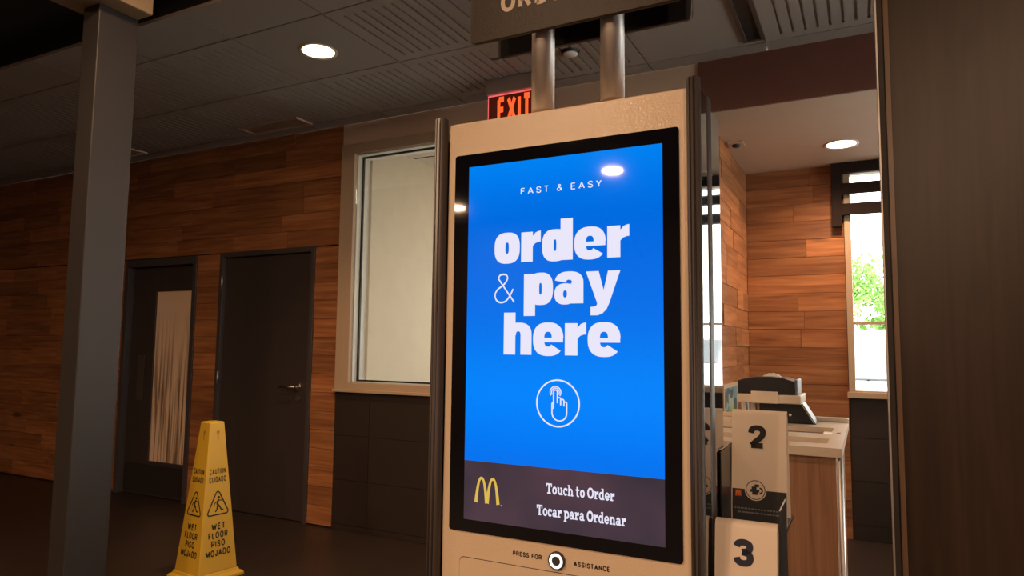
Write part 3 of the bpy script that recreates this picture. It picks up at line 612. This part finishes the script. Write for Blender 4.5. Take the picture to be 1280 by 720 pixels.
# heavy grotesque letters, x-height = 1
ST = .385
def glyph(ch):
    p = Print()
    def bowl(cx, w_, **k): p.ring(cx, .5, w_ / 2, .53, w_ / 2 - ST * .93, .19, e=2.7, ie=3.2, **k)
    if ch == 'o': bowl(.415, .83); return p, .83
    if ch == 'd': bowl(.40, .80); p.rect(.57, .94, 0, 1.36); return p, .94
    if ch == 'p': bowl(.54, .80); p.rect(0, .37, -.38, 1.0); return p, .94
    if ch == 'h':
        p.rect(0, .37, 0, 1.36); p.ring(.46, .62, .42, .41, .075, .13, e=2.6, ie=2.6, a0=0, a1=180, n=24); p.rect(.535, .88, 0, .625); return p, .88
    if ch == 'r':
        p.rect(0, .37, 0, 1.0)
        p.poly([(.30, .42), (.37, .52), (.45, .61), (.56, .65), (.62, .65), (.62, 1.02), (.55, 1.01), (.46, .97), (.40, .89), (.30, .80)]); return p, .62
    if ch == 'e':
        p.ring(.46, .5, .46, .53, .115, .235, e=2.5, ie=2.8, a0=2, a1=322, n=48)
        p.rect(.22, .91, .405, .545); return p, .92
    if ch == 'a':
        p.ring(.335, .31, .335, .34, .06, .115, e=2.4, ie=2.4, n=36)
        p.rect(.52, .90, 0, .66)
        p.ring(.455, .64, .445, .39, .10, .125, e=2.5, ie=2.4, a0=0, a1=168, n=24)
        p.rect(.40, .60, .44, .62); return p, .93
    if ch == 'y':
        p.poly([(0, 1.0), (.385, 1.0), (.53, .40), (.66, 1.0), (1.02, 1.0), (.70, 0.0), (.62, -.19), (.50, -.32), (.36, -.385), (.14, -.385), (.14, -.12), (.24, -.115), (.31, -.09), (.34, -.03), (.33, .02)])
        return p, 1.02
def word(txt, x0, x1, zb, xh, gap=.045):
    x = 0; parts = []
    for ch in txt: p, w_ = glyph(ch); parts.append((p, x)); x += w_ + gap
    tot = x - gap; sx = (x1 - x0) / tot; out = Print()
    for p, o_ in parts:
        k = len(out.v); out.v += [(x0 + (q[0] + o_) * sx, zb + q[1] * xh) for q in p.v]; out.f += [tuple(i + k for i in f) for f in p.f]
    return out
word('order', -.655, -.377, 1.4650, .0585).build('lettering_order', 'screen_white', SP, sb)
word('pay', -.589, -.394, 1.3820, .0590).build('lettering_pay', 'screen_white', SP, sb)
word('here', -.632, -.394, 1.2850, .0600).build('lettering_here', 'screen_white', SP, sb)
text_print('FAST & EASY', -.598, -.430, 1.5990, 1.6120, .13, .36).build('lettering_fast_easy', 'screen_white', SP, sb)
Print().stroke(smooth(AMP), .060).fit(-.654, -.609, 1.3850, 1.4440).build('lettering_ampersand', 'screen_white', SP, sb)
# touch symbol
ic = Print(); cx, cz = -.5165, 1.1955
hx_, hz_ = cx - .005, cz + .020
lw = .0027
for r_ in (.0118, .0085): ic.stroke([(hx_ + r_ * math.cos(math.radians(a)), hz_ + r_ * math.sin(math.radians(a))) for a in range(-35, 216, 10)], lw * .8)
ic.stroke([(hx_ - .0042, hz_ - .034)] + [(hx_ - .0042, hz_ - .002)] + arc(hx_, hz_ + .0005, .0042, 180, 0) + [(hx_ + .0042, hz_ - .022)], lw)
ic.stroke(arc(hx_ + .0078, hz_ - .0140, .0036, 150, 0) + [(hx_ + .0114, hz_ - .026)], lw)
ic.stroke(arc(hx_ + .0150, hz_ - .0175, .0036, 160, 0) + [(hx_ + .0186, hz_ - .028)], lw)
ic.stroke(arc(hx_ + .0212, hz_ - .0225, .0034, 140, 0) + [(hx_ + .0246, hz_ - .042)] + arc(hx_ + .0086, hz_ - .042, .016, 0, -180, 14) + [(hx_ - .0074, hz_ - .024)] + arc(hx_ - .0046, hz_ - .024, .0028, 180, 90, 4), lw)
ic.v = [(cx + (p[0] - cx) * .93, cz + (p[1] - cz) * .91 + .0022) for p in ic.v]
ic.ring(cx, cz, .0445, .0445, .0416, .0416, n=64)
ic.build('touch_symbol', 'screen_white', SP, sb)
# yellow arches
mp_ = Print()
for s_ in (-1, 1):
    A, B = [], []
    for k in range(33):
        t = k / 32; u = -1 + 2 * t                                      # across one arch
        zo = 1 - abs(u) ** 2.5; zi = .92 - .92 * abs(u) ** 2.4
        A.append((s_ * .5 + u * .61, zo)); B.append((s_ * .5 + u * .335, zi - .03))
    A[0] = (A[0][0], 0); A[-1] = (A[-1][0], 0)
    mp_.strip(A, B)
mp_.fit(-.693, -.637, .9955, 1.0460)
mp_.disc(-.6335, .9955, .0012, 8)
mp_.build('yellow_arches', 'screen_yellow', SP, sn)
slab_print('Touch to Order', -.539, -.406, 1.0285, .0135).build('lettering_touch', 'screen_white', SP, sn)
slab_print('Tocar para Ordenar', -.558, -.385, .9875, .0135).build('lettering_tocar', 'screen_white', SP, sn)
# printing and button on the cream panel
PP = plane_map((0, KY - .0005, 0), (1, 0, 0), (0, 0, 1))
text_print('PRESS FOR', -.609, -.549, .9055, .9145, .20, .15).build('lettering_press_for', 'ink', PP, fp)
text_print('ASSISTANCE', -.485, -.417, .9040, .9130, .20, .15).build('lettering_assistance', 'ink', PP, fp)
bt = MB().tube([(-.5175, KY, .9095), (-.5175, KY - .006, .9095)], .0165, 32).build('call_button', 'post', ki, .0008)
Print().ring(0, 0, .0135, .0135, .0085, .0085, n=40).build('glow_ring', 'ring_glow', plane_map((-.5175, KY - .0064, .9095), (1, 0, 0), (0, 0, 1)), bt)
MB().prism(rrect(-.727, -.313, .30, .888, .010), 'y', KY - .0006, KY - .0001).build('door_gap', 'ink', fp)
MB().prism(rrect(-.7260, -.314, .301, .887, .010), 'y', KY - .0016, KY - .0007).build('access_door', 'cream_metal', ki)
# corner posts with ribs, side glass
def post_profile(x0, x1, y0_, y1_):
    r = min(x1 - x0, y1_ - y0_) * .40; pts = rrect(x0, x1, y0_, y1_, r, 6); return pts
for side in (-1, 1):
    xa, xb = ((-.797, -.770), (-.270, -.2465))[side > 0]
    xo = xb if side > 0 else xa
    MB().prism(post_profile(xa, xb, KY - .019, KY + .005), 'z', .012, 1.7755, True).build('corner_post', 'post', ki)
    for d_ in (.30, .62): MB().tube([(xa + (xb - xa) * d_, KY - .0185, .02), (xa + (xb - xa) * d_, KY - .0185, 1.774)], .0022, 6).build('post_rib', 'post_dark', ki)
    MB().prism(post_profile(xa, xb, KY + .050, KY + .096), 'z', .012, 1.7640, True).build('middle_post', 'post', ki)
    xi = xo - side * .0015
    box('side_glass', min(xi, xi - side * .012), max(xi, xi - side * .012), KY - .004, KY + .0525, .02, 1.758, 'side_glass', ki)
    box('side_glass', min(xi, xi - side * .012), max(xi, xi - side * .012), KY + .0935, KY + .172, .02, 1.752, 'side_glass', ki)
base(ki, -.52, KY + .095, 0)

# overhead sign on two posts (stands on the kiosk)
os_ = thing('overhead_sign', 'brown double-sided ORDER sign on two steel posts above the kiosk', 'sign')
for x in (-.572, -.424): MB().tube([(x, 1.2435, 1.7768), (x, 1.2435, 2.20)], .0235, 28).build('sign_post', 'steel', os_)
pf = MB().prism(rrect(-.719, -.278, 1.928, 2.26, .012), 'y', 1.1975, 1.2075).build('front_sign_panel', 'sign_brown', os_, .0015)
MB().prism(rrect(-.724, -.2775, 1.928, 2.26, .012), 'y', 1.281, 1.291).build('rear_sign_panel', 'sign_black', os_, .0015)
box('sign_bracket', -.66, -.33, 1.2085, 1.2185, 2.03, 2.09, 'sign_black', os_)
box('sign_bracket', -.66, -.33, 1.2685, 1.2800, 2.03, 2.09, 'sign_black', os_)
text_print('ORDER', -.647, -.470, 1.981, 2.023, .20, .16).build('sign_lettering', 'sign_text', plane_map((0, 1.1970, 0), (1, 0, 0), (0, 0, 1)), pf)
base(os_, -.5, 1.2435, 1.7768)

# ------------------------------------------------------------------ number tents and their rack
rk = thing('tent_rack', 'black stepped metal rack holding number stands beside the kiosk', 'rack')
TXA, TXB = -.2425, -.1415
MB().prism([(1.235, 0), (1.235, .83), (1.325, .93), (1.325, 1.110), (1.405, 1.114), (1.52, 1.114), (1.52, 0)], 'x', -.2462, -.2440).build('side_plate', 'rack', rk)
MB().prism([(1.235, 0), (1.235, .86), (1.270, 1.0275), (1.362, 1.0295), (1.374, .90), (1.374, 0)], 'x', -.1395, -.1373).build('side_plate', 'rack', rk)
MB().box(-.2462, -.2440, 1.325, 1.405, 1.1142, 1.1150).build('edge_glint', 'edge_glint', rk)  # pale strip paints the glint along the plate top
MB().prism([(1.270, 1.0277), (1.362, 1.0297), (1.362, 1.0307), (1.270, 1.0287)], 'x', -.1395, -.1373).build('edge_glint', 'edge_glint', rk)
box('step', -.2438, -.1397, 1.21, 1.372, .790, .796, 'rack', rk)
box('step', -.2438, -.1397, 1.375, 1.52, .964, .970, 'rack', rk)
box('riser', -.2438, -.1397, 1.3725, 1.3747, .790, .970, 'rack', rk)
box('rack_foot', -.2438, -.1397, 1.235, 1.52, 0, .02, 'rack', rk)
base(rk, -.19, 1.37, 0)
def tent(num, yt, zt, zbase, mat_num, label):
    """folded plastic tent: rounded top at (yt, zt), legs spreading to zbase"""
    t = thing('number_stand', label, 'number stand')
    hgt = zt - zbase; sp = .036; r = .013; n = 8; ths = .0022
    def prof(rr, dz):
        L = [(yt - sp + (r - rr), zbase)]
        for k in range(n + 1): a = math.radians(170 - 160 * k / n); L.append((yt + rr * math.cos(a), zt - r + rr * math.sin(a)))
        return L + [(yt + sp - (r - rr), zbase)]
    o_, i_ = prof(r, 0), prof(r - ths, 0); mb = MB()
    k = len(o_); vv = []
    for x in (TXA, TXB): vv += [(x, p[0], p[1]) for p in o_] + [(x, p[0], p[1]) for p in i_]
    ff = []; 
    for i in range(k - 1):
        ff += [(i, i + 1, 2 * k + i + 1, 2 * k + i), (k + i + 1, k + i, 3 * k + i, 3 * k + i + 1), (i + 1, i, k + i, k + i + 1), (2 * k + i, 2 * k + i + 1, 3 * k + i + 1, 3 * k + i)]
    ff += [(0, 2 * k, 3 * k, k), (k - 1, 2 * k - 1, 4 * k - 1, 3 * k - 1)]
    mb.add(vv, ff, True); body = mb.build('tent_body', 'tent', t)
    md = body.modifiers.new('edge', 'EDGE_SPLIT'); md.split_angle = math.radians(35)
    a, b_ = Vector((0, o_[1][0], o_[1][1])), Vector((0, o_[0][0], o_[0][1]))
    up = (a - b_).normalized(); nrm = Vector((0, -up.z, up.y))
    def pmap(p, off=.0006):
        zz = p[1]; f_ = (zz - b_.z) / (a.z - b_.z); q = b_.lerp(a, f_) + nrm * off; return (p[0], q.y, q.z)
    cx_ = (TXA + TXB) / 2 - .003
    text_print(num, cx_ - .0165, cx_ + .0165, zt - .072, zt - .028, .235).build('number', mat_num, lambda p: pmap(p, .0010), t)
    zb = zt - .150
    Print().rect(TXA + .0015, TXB - .0005, zbase + .001, zb).build('black_panel', 'tent_black', lambda p: pmap(p, .0006), t)
    Print().disc(cx_ - .003, zb, .0200, 32).build('logo_disc', 'tent', lambda p: pmap(p, .0010), t)
    lg = Print().ring(cx_ - .003, zb, .0180, .0180, .0166, .0166, n=32)
    lg.rect(cx_ - .010, cx_ - .001, zb + .001, zb + .006).rect(cx_ - .0045, cx_ + .0035, zb + .0055, zb + .0105).rect(cx_ - .013, cx_ + .004, zb - .004, zb + .001).rect(cx_ - .009, cx_ + .001, zb - .009, zb - .004)
    lg.stroke(arc(cx_ + .0045, zb - .001, .005, -90, 90, 8), .0028)
    lg.build('logo_pictogram', 'tent_black', lambda p: pmap(p, .0014), t)
    rs = Print().rect(TXA + .007, TXA + .0185, zb - .014, zb - .002).build('red_emblem', 'red_ink', lambda p: pmap(p, .0010), t)
    em_ = Print()
    for s_ in (-1, 1): em_.stroke([(TXA + .01275 + s_ * .002 + .0019 * u, zb - .012 + .0075 * (1 - abs(u) ** 2.5)) for u in [-1 + k * .125 for k in range(17)]], .0011)
    em_.build('emblem_arches', 'yellow_plastic', lambda p: pmap(p, .0014), rs)
    sm_ = Print()
    for j, (za, x0_, x1_) in enumerate(((zb - .037, .006, .094), (zb - .044, .012, .090))):
        x = TXA + x0_
        while x < TXA + x1_: l = random.uniform(.003, .008); sm_.rect(x, x + l, za, za + .0026); x += l + .0016
    sm_.build('small_print', 'grey_plastic', lambda p: pmap(p, .0010), t)
    base(t, (TXA + TXB) / 2, yt, zbase); return t
tent('2', 1.452, 1.180, .9705, 'ink', 'white number 2 stand on the upper step of the black rack')
tent('3', 1.266, 1.007, .7965, 'navy', 'white number 3 stand on the lower step of the black rack')

# ------------------------------------------------------------------ wet floor cone
co = thing('wet_floor_cone', 'yellow four-sided wet floor warning cone standing on the dark floor', 'caution cone')
ccx, ccy, th0 = -3.336, 2.774, math.radians(38)
def sq(h, z): return [(ccx + h * 1.4142 * math.cos(th0 + k * PI / 2), ccy + h * 1.4142 * math.sin(th0 + k * PI / 2), z) for k in range(4)]
def loft(levels):
    mb = MB(); vv = []
    for h, z in levels: vv += sq(h, z)
    ff = [tuple(reversed(range(4))), tuple(len(vv) - 4 + k for k in range(4))]
    for i in range(len(levels) - 1):
        for k in range(4): ff.append((i * 4 + k, i * 4 + (k + 1) % 4, i * 4 + 4 + (k + 1) % 4, i * 4 + 4 + k))
    return mb.add(vv, ff)
CB, CT, CZ0, CZ1 = .1165, .0440, .045, .858
body = loft([(CB, CZ0), (CT + .001, CZ1 - .006), (CT - .004, CZ1)]).build('cone_body', 'yellow_plastic', co, .004, 3)
loft([(.145, 0), (.145, .018), (.137, .026), (.127, .028), (.122, .045), (.1165, .0455)]).build('cone_base', 'yellow_plastic', co, .004, 2)
for fang in (353, 263):
    a = math.radians(fang); nx, ny = math.cos(a), math.sin(a); ux, uy = -ny, nx
    sl_ = (CB - CT) / (CZ1 - CZ0)
    def fmap(p, off=.0012, nx=nx, ny=ny, ux=ux, uy=uy):
        h = CB - sl_ * (p[1] - CZ0) + off; return (ccx + nx * h + ux * p[0], ccy + ny * h + uy * p[0], p[1])
    for txt, w_, z, hh in (('CAUTION', .098, .585, .032), ('CUIDADO', .104, .541, .032), ('WET', .080, .288, .036), ('FLOOR', .118, .242, .036), ('PISO', .084, .196, .036), ('MOJADO', .150, .148, .036)):
        text_print(txt, -w_ / 2, w_ / 2, z - hh / 2, z + hh / 2, .20, .15).build('lettering', 'ink', fmap, body)
    tr = Print(); pts = []
    for vx, vz, a0, a1 in ((0, .462, 150, 30), (.050, .362, 30, -90), (-.050, .362, 270, 150)): pts += arc(vx, vz, .012, a0, a1, 6)
    tr.stroke(pts, .0075, True)
    tr.disc(.006, .442, .0075, 12)
    tr.stroke([(.004, .432), (-.004, .408), (.010, .392)], .011); tr.stroke([(.010, .392), (.022, .374), (.034, .372)], .008); tr.stroke([(-.002, .400), (-.006, .378), (-.016, .366)], .008)
    tr.stroke([(.004, .428), (.020, .424), (.026, .434)], .0055); tr.stroke([(.000, .424), (-.018, .414), (-.024, .400)], .0055)
    tr.build('slip_symbol', 'ink', fmap, body)
    kh = Print().disc(.004, .800, .010, 14).rect(-.0002, .0072, .758, .795); kh.build('keyhole', 'yellow_dark', fmap, body)
base(co, ccx, ccy, 0)

# ------------------------------------------------------------------ service counter with napkins
ct = thing('service_counter', 'wood-grain waste counter with a cream top and two slots', 'counter')
CX0, CX1, CY0, CY1 = -.60, -.075, 2.365, 3.25
lam = MB().box(-.485, .485, -.25, .25, -.42, .42)     # vertical grain: local X is turned upright
o = lam.build('counter_body', 'laminate', ct); o.rotation_euler = (0, PI / 2, 0)
o.data.transform(Matrix.Diagonal((.94 / .97, (CY1 - CY0 - .03) / .5, (CX1 - CX0 - .03) / .84, 1)))
o.location = ((CX0 + CX1) / 2 - .004, (CY0 + CY1) / 2, .03 + .47)
S1, S2 = (2.755, 2.975), (2.468, 2.612)
tp = MB().box(CX0, CX1, CY0, S2[0], .972, 1.0).box(CX0, CX1, S2[1], S1[0], .972, 1.0).box(CX0, CX1, S1[1], CY1, .972, 1.0)
for a, b_ in (S1, S2): tp.box(-.121, CX1, a, b_, .972, 1.0).box(CX0, CX0 + .05, a, b_, .972, 1.0)
tp.build('counter_top', 'solid_top', ct)
for a, b_ in (S1, S2):
    box('slot_floor', CX0 + .05, -.155, a, b_, .9715, .980, 'bin_dark', ct); box('slot_plate', -.155, -.121, a, b_, .9715, .986, 'steel', ct)
box('back_curb', CX0, CX1, CY1 - .03, CY1, 1.0002, 1.018, 'solid_top', ct, .003)
box('plinth', CX0 + .03, CX1 - .03, CY0 + .05, CY1 - .02, 0, .03, 'black_plastic', ct)
MB().tube([(-.096, 2.79, 1.0), (-.096, 2.79, 1.003)], .009, 16).build('top_screw', 'chrome', ct)
MB().tube([(CX1 - .006, CY0 + .012, .05), (CX1 - .006, CY0 + .012, .970)], .008, 10).build('corner_guard', 'steel', ct)
base(ct, (CX0 + CX1) / 2, (CY0 + CY1) / 2, 0)

ns = thing('napkin_stand', 'black wedge stand carrying a cream shelf at the back of the counter', 'stand')
MB().prism([(-.405, 1.0005), (-.188, 1.0005), (-.238, 1.083), (-.405, 1.083)], 'y', 3.06, 3.20).build('wedge_body', 'black_plastic', ns, .004)
MB().prism([(-.196, 1.004), (-.1935, 1.004), (-.2425, 1.083), (-.245, 1.083)], 'y', 3.057, 3.0595).build('edge_strip', 'chrome', ns)
box('shelf', -.482, -.236, 2.98, 3.21, 1.0835, 1.118, 'solid_top', ns, .004)
box('shelf_lip', -.425, -.322, 2.974, 2.9795, 1.0835, 1.131, 'solid_top', ns, .001)
for x in (-.470, -.432): box('shelf_bracket', x - .010, x + .010, 3.08, 3.16, 1.0005, 1.083, 'steel', ns)
for x in (-.385, -.285): MB().tube([(x, 3.059, 1.035), (x, 3.054, 1.035)], .006, 10).build('stand_screw', 'chrome', ns)
base(ns, -.33, 3.13, 1.0005)
nd = thing('napkin_dispenser', 'black napkin dispenser with a white napkin poking out of its top', 'napkin dispenser')
prof = [(-.480, 1.1185), (-.262, 1.1185), (-.262, 1.172), (-.300, 1.184), (-.350, 1.189), (-.410, 1.187), (-.455, 1.180), (-.480, 1.172)]
MB().prism(prof, 'y', 3.00, 3.19).build('dispenser_body', 'black_plastic', nd, .003)
box('end_plate', -.2618, -.250, 3.005, 3.185, 1.1185, 1.180, 'grey_plastic', nd, .004)
pk = []
for k in range(13): u = -1 + k / 6; pk.append((-.355 + u * .036, 1.1875 + .014 * (1 - u * u) + .0015 * math.sin(k * 2.1)))
MB().prism(pk + [(-.319, 1.180), (-.391, 1.180)], 'y', 3.07, 3.11).build('napkin', 'napkin', nd)
base(nd, -.365, 3.09, 1.1185)
# leaflet poster on the alcove side wall
po = thing('leaflet_poster', 'framed teal poster of small pictures on the alcove side wall', 'poster')
box('poster_frame', XA + .004, XA + .016, 4.30, 4.79, .745, 1.085, 'trim_beige', po, .002)
box('poster_print', XA + .0161, XA + .0172, 4.325, 4.765, .77, 1.06, 'leaflet_print', po)
base(po, XA + .01, 4.545, .745)

# ------------------------------------------------------------------ near posts at the sides of the view
pa = thing('partition_screen', 'bronze-edged dark wood partition standing at the right of the kiosk', 'partition')
MB().box(.0450, .0485, 1.985, 2.045, 0, 3.06).build('edge_strip', 'steel', pa)
MB().box(.0487, .0600, 1.990, 2.040, 0, 3.06).build('frame_post', 'post', pa)
MB().box(.0602, .0640, 2.000, 2.030, 0, 3.06).build('shadow_groove', 'gasket', pa)
MB().box(.0642, .0760, 1.992, 2.038, 0, 3.06).build('bead_strip', 'bead', pa)
o = MB().box(-1.53, 1.53, -.020, .020, -.3055, .3055).build('veneer_panel', 'partition_wood', pa); o.rotation_euler = (0, PI / 2, 0); o.location = (.382, 2.016, 1.53)
base(pa, .37, 2.015, 0)
pl = thing('portal_post', 'grey portal post under a cream header beam at the far left', 'post')
box('post_shaft', -3.00, -2.888, 1.72, 1.90, 0, 2.7548, 'grey_post', pl, .004)
box('header_beam', -3.07, -2.79, 0.6, 1.90, 2.755, 3.06, 'beam', pl, .006)
base(pl, -2.94, 1.81, 0)

# ------------------------------------------------------------------ outside
struct(box('ground', -40, 60, 5.6, 120, -.3, -.12, 'asphalt'))
def car(x, y, rz, label, tail):
    t = thing('parked_car', label, 'car')
    prof = [(-2.25, .35), (-2.25, .80), (-2.18, .98), (-1.25, 1.06), (-.45, 1.60), (.2, 1.68), (1.7, 1.66), (2.15, 1.10), (2.25, 1.0), (2.25, .35)]
    MB().prism(prof, 'x', -.88, .88).build('car_body', 'car_white', t, .09, 4)
    MB().prism([(-1.18, 1.09), (-.50, 1.56), (-.53, 1.59), (-1.22, 1.12)], 'x', -.72, .72).build('windshield', 'car_glass', t)
    MB().prism([(1.76, 1.58), (2.11, 1.14), (2.16, 1.17), (1.81, 1.61)], 'x', -.70, .70).build('rear_window', 'car_glass', t)
    for s_ in (-1, 1):
        MB().prism([(-.95, 1.10), (-.42, 1.52), (.2, 1.58), (1.6, 1.55), (1.9, 1.10)], 'x', s_ * .875, s_ * .89).build('side_window', 'car_glass', t)
        for yy in (-1.4, 1.35):
            wh = MB().tube([(s_ * .68, yy, .33), (s_ * .90, yy, .33)], .33, 24).build('wheel', 'rubber', t)
            MB().tube([(s_ * .90, yy, .33), (s_ * .91, yy, .33)], .20, 16).build('hubcap', 'chrome', wh)
        box('tail_light', s_ * .72 - .10, s_ * .72 + .10, 2.20, 2.27, .82, 1.12, 'red_lens', t)
        box('headlight', s_ * .66 - .16, s_ * .66 + .16, -2.275, -2.20, .72, .90, 'chrome', t)
        MB().tube([(s_ * .25, -1.20, 1.10), (s_ * .25 + .18, -1.10, 1.19), (s_ * .25 + .38, -1.02, 1.24)], .012, 6).build('wiper', 'rubber', t)
    box('bumper', -.84, .84, -2.30, -2.20, .38, .58, 'grey_plastic', t)
    t.location = (x, y, -.12); t.rotation_euler = (0, 0, rz)
car(.25, 9.6, 0, 'white car parked nose-in right outside the alcove window', 0)
car(2.5, 16.0, PI, 'white car with red tail lights parked farther across the lot', 1)
def tree(x, y, h, r, label, seed):
    rn = random.Random(seed); t = thing('tree', label, 'tree')
    MB().tube([(x, y, -.12), (x + .05, y, h * .3), (x, y + .1, h * .62)], [.22, .17, .08], 10).build('trunk', 'bark', t)
    mb = MB(); blobs = [(rn.gauss(0, r * .45), rn.gauss(0, r * .45), rn.uniform(-.5, .6) * r, rn.uniform(.35, .6) * r) for _ in range(12)]
    for _ in range(2600):
        bx_, by_, bz_, br_ = rn.choice(blobs); d = Vector((rn.gauss(0, 1), rn.gauss(0, 1), rn.gauss(0, 1))).normalized() * br_ * rn.uniform(.7, 1.05)
        c_ = Vector((x + bx_, y + by_, h * .7 + bz_)) + d; u = Vector((rn.gauss(0, 1), rn.gauss(0, 1), rn.gauss(0, 1))).normalized(); v_ = u.orthogonal().normalized(); s_ = rn.uniform(.07, .15)
        mb.add([c_ - u * s_, c_ + v_ * s_ * .5, c_ + u * s_, c_ - v_ * s_ * .5], [(0, 1, 2, 3)])
    mb.build('foliage', 'leaf', t)['kind'] = 'stuff'; base(t, x, y, -.12)
tree(.95, 24, 3.1, 1.3, 'low green tree seen through the alcove window right half', 1)
tree(-.75, 30, 5.2, 1.5, 'taller green tree seen through the alcove window beside its frame', 2)
tree(7.5, 26, 5.0, 2.0, 'green tree beyond the cars hidden behind the partition', 3)
